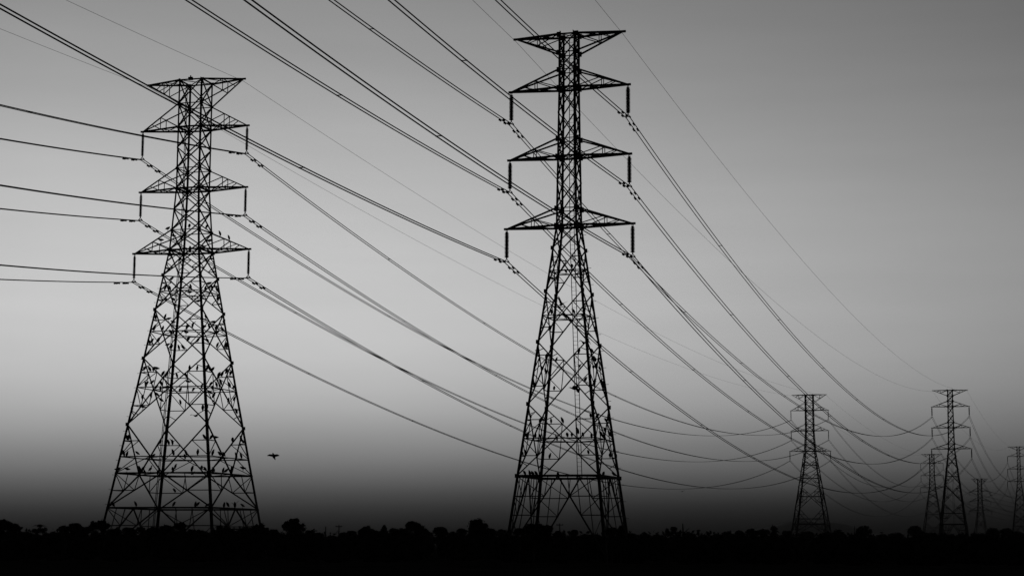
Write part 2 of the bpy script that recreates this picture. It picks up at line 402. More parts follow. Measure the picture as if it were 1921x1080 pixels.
TREES = [
(-69.55, 260.0, 5.0, 1.18, 'R', 'black round-crowned tree left of the left pylon, leftmost'),
(-65.52, 250.0, 4.33, 0.99, 'R', 'black round-crowned tree left of the left pylon, second from left'),
(-55.27, 240.0, 4.39, 1.02, 'R', 'black round-crowned tree left of the left pylon, rightmost'),
(-58.75, 230.0, 3.17, 0.91, 'S', 'black low bushy shrub left of the left pylon, leftmost'),
(-57.73, 240.0, 3.31, 0.68, 'S', 'black low bushy shrub left of the left pylon, second from left'),
(-55.43, 235.0, 4.01, 0.8, 'S', 'black low bushy shrub left of the left pylon, third from left'),
(-51.79, 230.0, 3.91, 0.78, 'S', 'black low bushy shrub left of the left pylon, rightmost'),
(-59.65, 240.0, 4.17, 0.88, 'P', 'black palm-like tree with spreading top left of the left pylon'),
(-51.95, 235.0, 4.61, 0.6, 'T', 'black pointed narrow tree left of the left pylon'),
(-43.26, 200.0, 4.25, 0.96, 'R', 'black round-crowned tree under the left half of the left pylon'),
(-43.97, 210.0, 3.5, 0.83, 'S', 'black low bushy shrub under the left half of the left pylon, leftmost'),
(-44.4, 220.0, 3.72, 0.69, 'S', 'black low bushy shrub under the left half of the left pylon, second from left'),
(-42.98, 220.0, 3.78, 0.56, 'S', 'black low bushy shrub under the left half of the left pylon, third from left'),
(-40.55, 215.0, 3.69, 0.98, 'S', 'black low bushy shrub under the left half of the left pylon, rightmost'),
(-37.01, 212.0, 4.21, 0.78, 'R', 'black round-crowned tree under the right half of the left pylon, leftmost'),
(-31.17, 205.0, 3.81, 1.4, 'R', 'black round-crowned tree under the right half of the left pylon, second from left'),
(-28.46, 215.0, 4.1, 1.22, 'R', 'black round-crowned tree under the right half of the left pylon, rightmost'),
(-39.1, 215.0, 3.93, 1.1, 'S', 'black low bushy shrub under the right half of the left pylon, leftmost'),
(-37.03, 220.0, 3.51, 0.87, 'S', 'black low bushy shrub under the right half of the left pylon, second from left'),
(-35.79, 220.0, 3.39, 0.87, 'S', 'black low bushy shrub under the right half of the left pylon, third from left'),
(-33.01, 230.0, 3.48, 0.91, 'S', 'black low bushy shrub under the right half of the left pylon, fourth from left'),
(-30.72, 220.0, 3.84, 0.75, 'S', 'black low bushy shrub under the right half of the left pylon, rightmost'),
(-31.04, 270.0, 5.47, 1.84, 'R', 'black round-crowned tree just right of the left pylon'),
(-28.81, 230.0, 3.63, 0.65, 'S', 'black low bushy shrub just right of the left pylon, leftmost'),
(-27.52, 260.0, 3.75, 0.74, 'S', 'black low bushy shrub just right of the left pylon, second from left'),
(-26.35, 260.0, 3.46, 0.74, 'S', 'black low bushy shrub just right of the left pylon, rightmost'),
(-22.91, 300.0, 4.76, 1.36, 'R', 'black round-crowned tree midway between the two big pylons, leftmost'),
(-16.09, 310.0, 5.67, 1.32, 'R', 'black round-crowned tree midway between the two big pylons, second from left'),
(-14.92, 315.0, 4.95, 1.25, 'R', 'black round-crowned tree midway between the two big pylons, third from left'),
(-12.01, 320.0, 4.92, 1.45, 'R', 'black round-crowned tree midway between the two big pylons, rightmost'),
(-24.67, 280.0, 3.61, 0.79, 'S', 'black low bushy shrub midway between the two big pylons, leftmost'),
(-23.92, 285.0, 3.96, 0.73, 'S', 'black low bushy shrub midway between the two big pylons, second from left'),
(-21.12, 300.0, 3.85, 0.68, 'S', 'black low bushy shrub midway between the two big pylons, third from left'),
(-18.6, 300.0, 4.44, 0.77, 'S', 'black low bushy shrub midway between the two big pylons, fourth from left'),
(-17.16, 300.0, 4.45, 1.02, 'S', 'black low bushy shrub midway between the two big pylons, fifth from left'),
(-13.11, 300.0, 3.97, 0.68, 'S', 'black low bushy shrub midway between the two big pylons, rightmost'),
(-20.12, 300.0, 4.94, 0.94, 'T', 'black pointed narrow tree midway between the two big pylons'),
(-5.62, 330.0, 6.34, 2.06, 'R', 'black round-crowned tree close left of the central pylon'),
(-9.57, 320.0, 4.13, 0.91, 'S', 'black low bushy shrub close left of the central pylon, leftmost'),
(-8.31, 320.0, 4.67, 0.82, 'S', 'black low bushy shrub close left of the central pylon, second from left'),
(-3.8, 335.0, 4.83, 1.14, 'S', 'black low bushy shrub close left of the central pylon, third from left'),
(-1.56, 340.0, 4.7, 0.87, 'S', 'black low bushy shrub close left of the central pylon, rightmost'),
(2.28, 182.0, 3.92, 1.34, 'R', "black round-crowned tree before the central pylon's left foot"),
(0.84, 180.0, 3.49, 0.51, 'S', "black low bushy shrub before the central pylon's left foot, leftmost"),
(3.55, 181.0, 3.77, 0.51, 'S', "black low bushy shrub before the central pylon's left foot, second from left"),
(5.67, 220.0, 3.46, 0.75, 'S', "black low bushy shrub before the central pylon's left foot, rightmost"),
(10.1, 300.0, 4.33, 0.77, 'R', "black round-crowned tree before the central pylon's right foot"),
(11.16, 280.0, 3.62, 1.11, 'S', "black low bushy shrub before the central pylon's right foot, leftmost"),
(13.47, 300.0, 3.59, 0.85, 'S', "black low bushy shrub before the central pylon's right foot, second from left"),
(9.87, 185.0, 3.63, 0.63, 'S', "black low bushy shrub before the central pylon's right foot, third from left"),
(12.75, 200.0, 3.18, 0.57, 'S', "black low bushy shrub before the central pylon's right foot, rightmost"),
(10.81, 186.0, 3.8, 0.69, 'T', "black pointed narrow tree before the central pylon's right foot"),
(34.4, 400.0, 5.94, 0.91, 'R', 'black round-crowned tree right of the central pylon, leftmost'),
(38.48, 410.0, 4.91, 1.63, 'R', 'black round-crowned tree right of the central pylon, rightmost'),
(26.9, 380.0, 4.33, 1.29, 'S', 'black low bushy shrub right of the central pylon, leftmost'),
(29.57, 380.0, 4.23, 1.29, 'S', 'black low bushy shrub right of the central pylon, second from left'),
(41.47, 410.0, 4.24, 1.4, 'S', 'black low bushy shrub right of the central pylon, rightmost'),
(33.05, 400.0, 5.6, 0.79, 'T', 'black pointed narrow tree right of the central pylon'),
(58.71, 460.0, 6.14, 1.57, 'R', 'black round-crowned tree left of the lone distant pylon, leftmost'),
(69.45, 500.0, 7.24, 1.13, 'R', 'black round-crowned tree left of the lone distant pylon, rightmost'),
(46.76, 430.0, 4.61, 1.46, 'S', 'black low bushy shrub left of the lone distant pylon, leftmost'),
(51.48, 450.0, 5.39, 1.53, 'S', 'black low bushy shrub left of the lone distant pylon, second from left'),
(54.26, 450.0, 5.65, 1.15, 'S', 'black low bushy shrub left of the lone distant pylon, third from left'),
(61.3, 460.0, 6.15, 1.57, 'S', 'black low bushy shrub left of the lone distant pylon, fourth from left'),
(72.81, 500.0, 6.14, 1.28, 'S', 'black low bushy shrub left of the lone distant pylon, rightmost'),
(102.4, 550.0, 7.9, 2.65, 'R', 'black round-crowned tree between the distant pylon and the far cluster'),
(79.86, 510.0, 5.96, 2.02, 'S', 'black low bushy shrub between the distant pylon and the far cluster, leftmost'),
(88.45, 520.0, 6.37, 4.13, 'S', 'black low bushy shrub between the distant pylon and the far cluster, second from left'),
(93.84, 520.0, 5.23, 1.47, 'S', 'black low bushy shrub between the distant pylon and the far cluster, third from left'),
(109.73, 560.0, 5.7, 1.91, 'S', 'black low bushy shrub between the distant pylon and the far cluster, fourth from left'),
(113.68, 560.0, 6.18, 2.22, 'S', 'black low bushy shrub between the distant pylon and the far cluster, rightmost'),
(127.92, 600.0, 8.53, 2.89, 'R', 'black round-crowned tree below the far cluster of pylons, leftmost'),
(157.64, 620.0, 8.19, 2.81, 'R', 'black round-crowned tree below the far cluster of pylons, second from left'),
(162.18, 620.0, 8.21, 2.11, 'R', 'black round-crowned tree below the far cluster of pylons, rightmost'),
(132.27, 600.0, 6.71, 2.38, 'S', 'black low bushy shrub below the far cluster of pylons, leftmost'),
(137.82, 600.0, 6.24, 2.72, 'S', 'black low bushy shrub below the far cluster of pylons, second from left'),
(142.88, 600.0, 6.09, 2.38, 'S', 'black low bushy shrub below the far cluster of pylons, third from left'),
(150.43, 610.0, 6.7, 2.42, 'S', 'black low bushy shrub below the far cluster of pylons, fourth from left'),
(165.64, 620.0, 7.19, 2.46, 'S', 'black low bushy shrub below the far cluster of pylons, rightmost'),
]
POLES = [
(-31.47, 220.0, 3.9, 'X', "small utility pole with short crossarm seen under the left pylon's right foot"),
(-41.05, 420.0, 5.78, 'I', 'thin plain utility pole in the gap right of the left pylon, nearer the left one'),
(-39.01, 430.0, 6.25, 'X', 'taller T-topped utility pole in the gap midway between pylon and shrubs'),
(-3.31, 430.0, 5.22, 'I', 'short thin pole just left of the central pylon'),
(10.83, 420.0, 6.73, 'X', 'T-topped utility pole framed between the feet of the central pylon'),
(71.8, 520.0, 7.89, 'I', 'thin mast above a tree left of the lone distant pylon'),
(101.59, 560.0, 8.16, 'I', 'thin mast beside the blocky tree right of the lone distant pylon'),
(36.32, 400.0, 6.62, 'Y', 'bare dead trunk with one branch slanting right, right of the central pylon'),
]
# ---------------------------------------------------------------- helpers
def material(name, base, rough, var=.25, scale=6.0, metal=0.0):
    m = bpy.data.materials.new(name); m.use_nodes = True; t = m.node_tree; b = t.nodes['Principled BSDF']
    b.inputs['Roughness'].default_value = rough; b.inputs['Metallic'].default_value = metal
    b.inputs['Specular IOR Level'].default_value = .2
    n = t.nodes.new('ShaderNodeTexNoise'); n.inputs['Scale'].default_value = scale; n.inputs['Detail'].default_value = 4
    c = t.nodes.new('ShaderNodeTexCoord'); t.links.new(c.outputs['Object'], n.inputs['Vector'])
    r = t.nodes.new('ShaderNodeValToRGB'); t.links.new(n.outputs[0], r.inputs[0])
    r.color_ramp.elements[0].position = .3; r.color_ramp.elements[1].position = .7
    r.color_ramp.elements[0].color = (base*(1-var),)*3+(1,); r.color_ramp.elements[1].color = (base*(1+var),)*3+(1,)
    t.links.new(r.outputs[0], b.inputs['Base Color']); return m
STEEL = material('weathered_steel', .05, .8, .3, 1.5)
WIRE = material('weathered_aluminium_strand', .05, .7, .2, 3)
GLAZE = material('brown_glazed_porcelain', .035, .45, .2, 5)
PLUME = material('dark_plumage', .03, .85, .4, 9)
LEAF = material('dusk_foliage', .022, 1.0, .5, .8); LEAF.node_tree.nodes['Principled BSDF'].inputs['Specular IOR Level'].default_value = 0
BARK = material('bark', .035, .95, .4, 4)
SOIL = material('field_soil', .02, 1.0, .4, .15); SOIL.node_tree.nodes['Principled BSDF'].inputs['Specular IOR Level'].default_value = 0
ROCK = material('hill_scrub', .02, 1.0, .3, .01)
TIMBER = material('pole_timber', .04, .9, .3, 3)
def tag(o, label=None, cat=None, group=None, kind=None):
    for k, v in (('label',label),('category',cat),('group',group),('kind',kind)):
        if v: o[k] = v
    return o
def link(name, data, parent=None, loc=(0,0,0), rz=0.0):
    o = bpy.data.objects.new(name, data); COL.objects.link(o); o.location = loc; o.rotation_euler = (0,0,rz)
    if parent: o.parent = parent
    return o
class MB:
    """collects vertices and faces for ONE mesh"""
    def __init__(s): s.v = []; s.f = []
    def frame(s, d):
        d = Vector(d).normalized(); up = Vector((0,0,1)) if abs(d.z) < .95 else Vector((1,0,0))
        a = d.cross(up).normalized(); return a, d.cross(a).normalized()
    def bar(s, p, q, w, h=None):
        p, q = Vector(p), Vector(q); a, b = s.frame(q-p); h = h or w; i = len(s.v)
        for c in (p, q):
            for x, y in ((-1,-1),(1,-1),(1,1),(-1,1)): s.v.append(c + a*(x*w/2) + b*(y*h/2))
        s.f += [(i,i+1,i+2,i+3),(i+7,i+6,i+5,i+4)] + [(i+k,i+4+k,i+4+(k+1)%4,i+(k+1)%4) for k in range(4)]
    def loft(s, rings, caps=True):
        i = len(s.v); n = len(rings[0])
        for r in rings: s.v += [Vector(x) for x in r]
        for k in range(len(rings)-1):
            for j in range(n):
                s.f.append((i+k*n+j, i+k*n+(j+1)%n, i+(k+1)*n+(j+1)%n, i+(k+1)*n+j))
        if caps: s.f += [tuple(i+j for j in range(n))[::-1], tuple(i+(len(rings)-1)*n+j for j in range(n))]
    def tube(s, pts, rad, n=5):
        pts = [Vector(p) for p in pts]; rings = []
        rr = rad if isinstance(rad, (list, tuple)) else [rad]*len(pts)
        for k, p in enumerate(pts):
            a, b = s.frame(pts[min(k+1,len(pts)-1)] - pts[max(k-1,0)])
            rings.append([p + (a*math.cos(t) + b*math.sin(t))*rr[k] for t in (2*math.pi*j/n for j in range(n))])
        s.loft(rings)
    def lathe(s, prof, n=10, c=(0,0)):
        s.loft([[(c[0]+r*math.cos(2*math.pi*j/n), c[1]+r*math.sin(2*math.pi*j/n), z) for j in range(n)] for r, z in prof])
    def mesh(s, name, m, smooth=False):
        me = bpy.data.meshes.new(name); me.from_pydata([tuple(x) for x in s.v], [], s.f)
        bm = bmesh.new(); bm.from_mesh(me); bmesh.ops.recalc_face_normals(bm, faces=bm.faces[:]); bm.to_mesh(me); bm.free()
        me.materials.append(m)
        if smooth:
            for p in me.polygons: p.use_smooth = True
        return me
def copy_tree(o, parent=None):
    c = o.copy(); COL.objects.link(c)
    if parent: c.parent = parent
    for ch in list(o.children): copy_tree(ch, c)
    return c
def on_ground(x, y): return 0.0
# ---------------------------------------------------------------- ground and far hills
gm = MB(); gx = [-1550,-900,-1200,-500,-200,-80,0,80,200,500,1100,2500]; gy = [-440,-150,0,60,110,170,240,330,480,800,1400,2400,5700]
rg = random.Random(3)
for y in gy:
    for x in gx: gm.v.append((x, y, 0 if y < 60 else rg.uniform(-.12,.12)))
for j in range(len(gy)-1):
    for i in range(len(gx)-1):
        k = j*len(gx)+i; gm.f.append((k, k+1, k+1+len(gx), k+len(gx)))
tag(link('ground', gm.mesh('ground', SOIL)), kind='structure')
hm = MB(); HX = [190 + 36*i for i in range(46)]
def ridge(x):
    b = 66*math.exp(-((x-800)/150.0)**2) + 30*math.exp(-((x-1090)/200.0)**2) + 34*math.exp(-((x-560)/190.0)**2)
    return b*(1+.04*math.sin(x*.045)+.03*math.sin(x*.115+1)) - 3
rings = []
for x in HX:
    h = ridge(x); rings.append([(x,4700,-6),(x,4790,h*.45),(x,4900,h*.9),(x,5000,h),(x,5150,h*.8),(x,5400,-6)])
for r_ in rings: hm.v += r_
for k in range(len(rings)-1):
    for j in range(6): hm.f.append((k*6+j, k*6+(j+1)%6, (k+1)*6+(j+1)%6, (k+1)*6+j))
hm.f += [tuple(range(6))[::-1], tuple((len(rings)-1)*6+j for j in range(6))]
tag(link('hills', hm.mesh('hills', ROCK, True)), kind='structure')
# ---------------------------------------------------------------- pylons
def leg_mesh(S, w, c, k=1.0):
    """an L-section leg that follows the outline of the body"""
    hs = sorted({S['top']} | {h for h, _ in S['profile']}, reverse=True); mb = MB(); rings = []
    for h in hs:
        a = profile(S['leg'])(h)*k; t = a*.16; X, Y = c[0]*(w(h)+a*.15), c[1]*(w(h)+a*.15); sx, sy = -c[0], -c[1]
        rings.append([(X,Y,h),(X+sx*a,Y,h),(X+sx*a,Y+sy*t,h),(X+sx*t,Y+sy*t,h),(X+sx*t,Y+sy*a,h),(X,Y+sy*a,h)])
    mb.loft(rings); return mb.mesh('leg', STEEL)
def build_pylon(key, label, group, k=1.0):
    S = SPEC[PLACE[key][0]]; t, X, Y, dz, yaw = PLACE[key]
    root = link('pylon', None, None, (X,Y,dz), -R(yaw)); tag(root, label, 'pylon', group)
    parts, w = lattice(S, k)
    for c in ((-1,-1),(1,-1),(1,1),(-1,1)): link('leg', leg_mesh(S, w, c, k), root)
    for name, segs in parts:
        mb = MB()
        for p, q, wd in segs: mb.bar(p, q, wd)
        link(name, mb.mesh(name, STEEL), root)
    # gusset plates where arms and belts meet the legs, one per joint
    g = .5 if t == 'B' else .32; done = set()
    for h in [x for A in S['arms'] for x in (A[3], A[4])]:
        if h in done: continue
        done.add(h)
        for c in ((-1,-1),(1,-1),(1,1),(-1,1)):
            mb = MB(); mb.bar((-c[0]*g*.5,0,-g*.6), (-c[0]*g*.5,0,g*.6), g, .03); mb.bar((.0,-c[1]*g*.5,-g*.6), (.0,-c[1]*g*.5,g*.6), .03, g)
            link('gusset_plate', mb.mesh('gusset_plate', STEEL), root, (c[0]*(w(h)+.05), c[1]*(w(h)+.05), h))
    g = .3; mb = MB(); mb.bar((0,0,-g*.7),(0,0,g*.7), g*.9); gp = mb.mesh('gusset_plate', STEEL)
    for h in sorted({x for B in S['body'] for x in B[:2]}):
        for c in ((-1,-1),(1,-1),(1,1),(-1,1)): link('gusset_plate', gp, root, (c[0]*(w(h)+.04), c[1]*(w(h)+.04), h))
    # ladder
    mb = MB()
    hs = sorted({S['top']} | {h for h, _ in S['profile']}, reverse=True)
    if t == 'B':
        lo = 9.3; rail = lambda h, s: (s*.25, w(h)+.05, h)
    else:
        lo = 1.0; rail = lambda h, s: (-(w(h)+.05), w(h)-(.72 if s < 0 else 1.1), h)
    hh = [h for h in hs if h > lo] + [lo]
    for s in (-1, 1):
        for a, b in zip(hh, hh[1:]): mb.bar(rail(a,s), rail(b,s), .07)
    n = int((S['top']-lo)/.46)
    for i in range(n):
        h = lo + .3 + i*.46; mb.bar(rail(h,-1), rail(h,1), .028)
    link('ladder', mb.mesh('ladder', STEEL), root)
    # step bolts up one leg
    c = (-1,-1) if t != 'B' else (1,1); h = 3.0; mb = MB(); mb.tube([(0,0,0),(c[0]*.3,0,0),(c[0]*.34,0,0)], [.025,.025,.045], 6); sb = mb.mesh('step_bolt', STEEL)
    while h < 36: link('step_bolt', sb, root, (c[0]*w(h), c[1]*w(h), h)); h += 1.83
    if key == 'A':
        mb = MB(); mb.bar((-.28,-1.62,61.68), (.28,-1.62,61.68), .34, .38); mb.bar((0,-1.62,61.6), (0,-1.62,62.1), .12)
        link('beacon_box', mb.mesh('beacon_box', STEEL), root)
    return root
pyA = build_pylon('A', 'big wide-bodied lattice pylon on the left, crowded with roosting birds', 'pylons of the line on the left')
pyB = build_pylon('B', 'tallest lattice pylon right of centre, slim neck, central ladder and open A-shaped foot', 'pylons of the line on the right')
pyG = build_pylon('G', 'smallest faintest pylon whose arms droop at both ends, near the right edge', None, 1.6)
def copy_pylon(src, key, label, group):
    t, X, Y, dz, yaw = PLACE[key]; c = copy_tree(src); c.location = (X,Y,dz); c.rotation_euler = (0,0,-R(yaw)); c['label'] = label; c['group'] = group
    for ch in list(c.children):
        if ch.name.startswith('beacon_box'): bpy.data.objects.remove(ch)
    return c
pyC = build_pylon('C', 'distant wide pylon standing alone between the tall central pylon and the far cluster', 'pylons of the line on the left', 1.45)
pyD = build_pylon('D', 'largest pylon of the far cluster on the right, slim neck and T-shaped top', 'pylons of the line on the right', 1.45)
copy_pylon(pyC, 'F', 'small far pylon half hidden behind the left leg of the taller far pylon', 'pylons of the line on the left')
copy_pylon(pyD, 'E', 'small far pylon cut off by the right edge of the photo', 'pylons of the line on the right')
# ---------------------------------------------------------------- insulator strings
DROP = 3.75
def make_string(fat, n):
    root = link('insulator_string', None)
    mb = MB(); mb.bar((0,0,.05),(0,0,-.14),.11)
    mb.tube([(-.05,0,-.1),(-.09,0,-.25),(0,0,-.36)], .042, 5); mb.tube([(.05,0,-.1),(.09,0,-.25),(0,0,-.36)], .042, 5)
    link('hanger_link', mb.mesh('hanger_link', STEEL), root)
    mb = MB(); prof = [(.03,-.26)]; top, bot = -.32, -3.22; st = (bot-top)/n
    for i in range(n):
        z = top + st*i; k = fat*(1 if i else .8); prof += [(k*.52,z),(k*.66,z+st*.2),(k,z+st*.42),(k*.98,z+st*.64),(k*.56,z+st*.84)]
    prof += [(.04,-3.3)]; mb.lathe(prof, 12); link('insulator_discs', mb.mesh('insulator_discs', GLAZE, True), root)
    mb = MB(); mb.bar((0,0,-3.22),(0,0,-3.42),.1)
    mb.bar((0,0,-3.36),(-.26,0,-3.66),.075); mb.bar((0,0,-3.36),(.26,0,-3.66),.075); mb.bar((-.3,0,-3.64),(.3,0,-3.64),.07)
    for s in (-1,1):
        mb.tube([(s*.225,-.34,-3.76),(s*.225,-.15,-3.72),(s*.225,0,-3.7),(s*.225,.15,-3.72),(s*.225,.34,-3.76)], [.03,.065,.085,.065,.03], 6)
    link('yoke_plate', mb.mesh('yoke_plate', STEEL), root)
    return root
ARM = {1:'top', 2:'middle', 3:'lowest'}
PY = dict(A='big left pylon', B='tallest central pylon', C='lone distant pylon', D='largest far-cluster pylon', F='half hidden small pylon', E='pylon cut by the right edge')
def tip_world(tw, lev, side, drop):
    n, a, tip, hs, hl = SPEC[PLACE[tw][0]]['arms'][lev]
    return Vector(world(tw, (side*a, 0, tip-drop)))
protoA, protoB = make_string(.2, 19), make_string(.26, 19); usedA = usedB = False
for tw in 'ACFBDE':
    for lev in (1,2,3):
        for s in (-1,1):
            pt = PLACE[tw][0]
            if pt == 'A': o = protoA if not usedA else copy_tree(protoA); usedA = True
            else: o = protoB if not usedB else copy_tree(protoB); usedB = True
            o.location = tip_world(tw, lev, s, 0); o.rotation_euler = (0,0,-R(PLACE[tw][4]))
            tag(o, 'ribbed insulator string under %s end of %s arm, %s' % ('left' if s < 0 else 'right', ARM[lev], PY[tw]), 'insulator', 'insulator strings hanging from the pylon arms')
# ---------------------------------------------------------------- conductors
OFFP = {'P': ('A', 409.0, 17.82, 6.39, 14.49, 2.07), 'Q': ('B', 373.2, 17.08, 31.76, 16.61, 1.24)}   # the next pylons, behind the viewer
def off_tip(k, lev, side, drop):
    base, L, th, dz, yaw, ax = OFFP[k]; t, X, Y, _, _ = PLACE[base]; n, a, tip, hs, hl = SPEC[t]['arms'][lev]; a += ax
    return Vector((X - L*math.sin(R(th)) + side*a*math.cos(R(yaw)), Y - L*math.cos(R(th)) - side*a*math.sin(R(yaw)), tip + dz - drop))
def node_pt(k, lev, side):
    d = DROP if lev else .3
    if k in OFFP: return off_tip(k, lev, side, d)
    if k == 'H': return tip_world('G', lev, side, 0) + Vector((330,300,-6))
    if k == 'K': return tip_world('E', lev, side, d) + Vector((156,487,4))
    if k == 'G': return tip_world('G', lev, side, 0)
    return tip_world(k, lev, side, d)
SAG = {('P','A'):(15.36,5.92),('A','C'):(18.1,7.4),('C','F'):(18.6,7.5),('F','G'):(9.5,4),('G','H'):(14,6),('Q','B'):(9.99,5.48),('B','D'):(18.4,9.8),('D','E'):(17.5,9),('E','K'):(18,9)}
def span(a, b, sag, n):
    return [a.lerp(b, i/n) - Vector((0,0,4*sag*(i/n)*(1-i/n))) for i in range(n+1)]
def along(a, b, sag, dist):
    L = (b-a).length; t = dist/L; return a.lerp(b, t) - Vector((0,0,4*sag*t*(1-t)))
R_COND, R_EARTH = .054, .021
def bundle(chain, lev, side, label, group):
    pts = [node_pt(k, lev, side) for k in chain]
    root = link('conductor_bundle', None, None, pts[1]); tag(root, label, 'power line', group); o0 = pts[1]
    offs = []
    for i, k in enumerate(chain):
        d = (pts[min(i+1,len(pts)-1)] - pts[max(i-1,0)]); offs.append(Vector((d.y, -d.x, 0)).normalized()*.225)
    for s in (-1,1):
        mb = MB()
        for i in range(len(chain)-1):
            a, b = pts[i]+offs[i]*s-o0, pts[i+1]+offs[i+1]*s-o0
            mb.tube(span(a, b, SAG[(chain[i],chain[i+1])][0], 110 if i < 2 else 48), R_COND, 6)
        if 'G' in chain:
            g = pts[chain.index('G')]-o0+offs[chain.index('G')]*s
            u = (pts[chain.index('G')]-pts[chain.index('F')]).normalized()*4
            mb.tube([g-u, g-u*.6-Vector((0,0,2.2)), g-Vector((0,0,3.2)), g+u*.6-Vector((0,0,2.2)), g+u], R_COND, 6)
        link('conductor', mb.mesh('conductor', WIRE), root)
    sp = damp = None
    for i in (0,1):
        a, b = pts[i], pts[i+1]; sag = SAG[(chain[i],chain[i+1])][0]; L = (b-a).length
        if i == 0: a, b = b, a
        side_v = Vector(((b-a).y, -(b-a).x, 0)).normalized()
        rz = math.atan2(side_v.y, side_v.x); d = 36 + (lev*7 + (side+1)*4)
        while d < min(L-20, 330 if i else 230):
            p = along(a, b, sag, d) - o0
            if sp is None:
                mb = MB(); mb.bar((-.225,0,0),(.225,0,0),.05,.07)
                for s in (-1,1): mb.tube([(s*.225,-.11,0),(s*.225,0,0),(s*.225,.11,0)], [.05,.075,.05], 6)
                sp = mb.mesh('spacer', STEEL)
            link('spacer', sp, root, p, rz); d += 47
        for dist in ((2.1,4.3) if chain[1] == 'A' else (1.7,3.5)):
            p = along(a, b, sag, dist) - o0; p2 = along(a, b, sag, dist+.1) - o0
            slope = math.atan2((p2-p).z, Vector((p2-p).xy).length)
            if damp is None:
                mb = MB(); mb.bar((0,0,.04),(0,0,-.12),.06,.07); mb.tube([(0,-.22,-.13),(0,.22,-.13)], .02, 5)
                for s in (-1,1): mb.tube([(0,s*.1,-.13),(0,s*.13,-.13),(0,s*.26,-.14),(0,s*.29,-.14)], [.06,.11,.11,.06], 7)
                damp = mb.mesh('vibration_damper', STEEL)
            for s in (-1,1):
                o = link('vibration_damper', damp, root, p + side_v*s*.225, rz); o.rotation_euler = (slope if True else 0, 0, rz)
    return root
for chain, nm, grp in ((('P','A','C','F','G','H'), 'line of the big left pylon', 'conductors of the left line'), (('Q','B','D','E','K'), 'line of the tallest central pylon', 'conductors of the right line')):
    for lev in (1,2,3):
        for s in (-1,1):
            bundle(chain, lev, s, 'twin wires at %s ends of the %s arms, %s' % ('left' if s < 0 else 'right', ARM[lev], nm), grp)
    for s in (-1,1):
        mb = MB(); pts = [node_pt(k, 0, s) for k in chain]; o0 = pts[1]
        for i in range(len(chain)-1): mb.tube(span(pts[i]-o0, pts[i+1]-o0, SAG[(chain[i],chain[i+1])][1], 110 if i < 2 else 40), R_EARTH, 5)
        o = link('earth_wire', mb.mesh('earth_wire', WIRE), None, o0)
        tag(o, 'hair thin earth wire at %s peak arms, %s' % ('left' if s < 0 else 'right', nm), 'power line', 'earth wires over the pylon peaks')
# tension strings of the drooping pylon
mb = MB(); prof = [(.04,0)]
for i in range(14): z = -.4 - i*.23; prof += [(.06,z),(.17,z-.06),(.17,z-.1),(.06,z-.18)]
prof += [(.05,-4)]; mb.lathe(prof, 8); ts = mb.mesh('insulator_discs', GLAZE, True)
for lev in (1,2,3):
    for s in (-1,1):
        for k, word in (('F','near'),('H','far')):
            a, b = node_pt('G',lev,s), node_pt(k,lev,s); sag = SAG[('F','G')][0] if k == 'F' else SAG[('G','H')][0]
            d = (along(a, b, sag, 5) - a).normalized()
            o = link('insulator_string', ts, None, a); o.rotation_euler = (-d).to_track_quat('Z','Y').to_euler()
            tag(o, 'slanting insulator string on %s side of %s arm, %s end, smallest pylon' % (word, ARM[lev], 'left' if s < 0 else 'right'), 'insulator', 'tension strings of the smallest pylon')
# ---------------------------------------------------------------- birds
def bird_mesh(spine, legs=None, wings=None, feet=.0):
    """body, neck, head and bill in one sweep; x is where the bird looks"""
    mb = MB(); n = 8; rings = []; P = [Vector((x,0,z)) for x, z, r in spine]
    for k, (x, z, r) in enumerate(spine):
        d = (P[min(k+1,len(P)-1)] - P[max(k-1,0)]).normalized(); b = Vector((-d.z,0,d.x))
        rings.append([P[k] + Vector((0,1,0))*math.cos(t)*r*1.1 + b*math.sin(t)*r*1.15 for t in (2*math.pi*j/n for j in range(n))])
    mb.loft(rings)
    if legs:
        x, z = legs
        for s in (-1,1):
            mb.tube([(x,s*.045,z),(x-.025,s*.045,z*.5),(x,s*.045,.015)], [.02,.012,.012], 5); mb.tube([(x-.03,s*.045,.012),(x+.08,s*.05,.012)], .012, 4)
    if wings:
        for s, w in zip((-1,1), wings):
            rr = []
            for (x0, x1, y, z, th) in w:
                rr.append([(x0,s*y,z),((x0+x1)/2,s*y,z+th),(x1,s*y,z),((x0+x1)/2,s*y,z-th*.6)])
            mb.loft(rr)
    return mb.mesh('bird', PLUME, True)
UP = [(-.17,.02,.012),(-.13,.1,.055),(-.085,.22,.1),(-.03,.36,.118),(.02,.47,.098),(.055,.545,.07),(.085,.6,.062),(.12,.615,.045),(.16,.6,.02),(.25,.575,.004)]
HUNCH = [(-.21,.06,.015),(-.16,.13,.06),(-.09,.24,.105),(0,.37,.125),(.06,.46,.1),(.1,.51,.075),(.145,.52,.06),(.18,.505,.03),(.27,.46,.004)]
FLAT = [(-.34,.36,.012),(-.26,.36,.05),(-.12,.36,.1),(.02,.38,.125),(.14,.42,.1),(.2,.46,.07),(.25,.47,.06),(.29,.46,.03),(.37,.43,.004)]
SLOPE = [(-.3,.18,.012),(-.22,.22,.055),(-.1,.3,.1),(.02,.39,.12),(.11,.46,.09),(.16,.51,.068),(.2,.53,.055),(.24,.52,.025),(.32,.5,.004)]
NECK = [(-.2,.1,.012),(-.15,.17,.055),(-.07,.28,.1),(.01,.4,.105),(.05,.47,.06),(.05,.55,.04),(.04,.62,.042),(.07,.67,.05),(.11,.675,.03),(.25,.65,.004)]
GLIDE = [(-.4,.3,.02),(-.28,.31,.05),(-.1,.32,.09),(.08,.33,.1),(.2,.34,.06),(.32,.37,.035),(.38,.38,.045),(.42,.375,.02),(.52,.36,.004)]
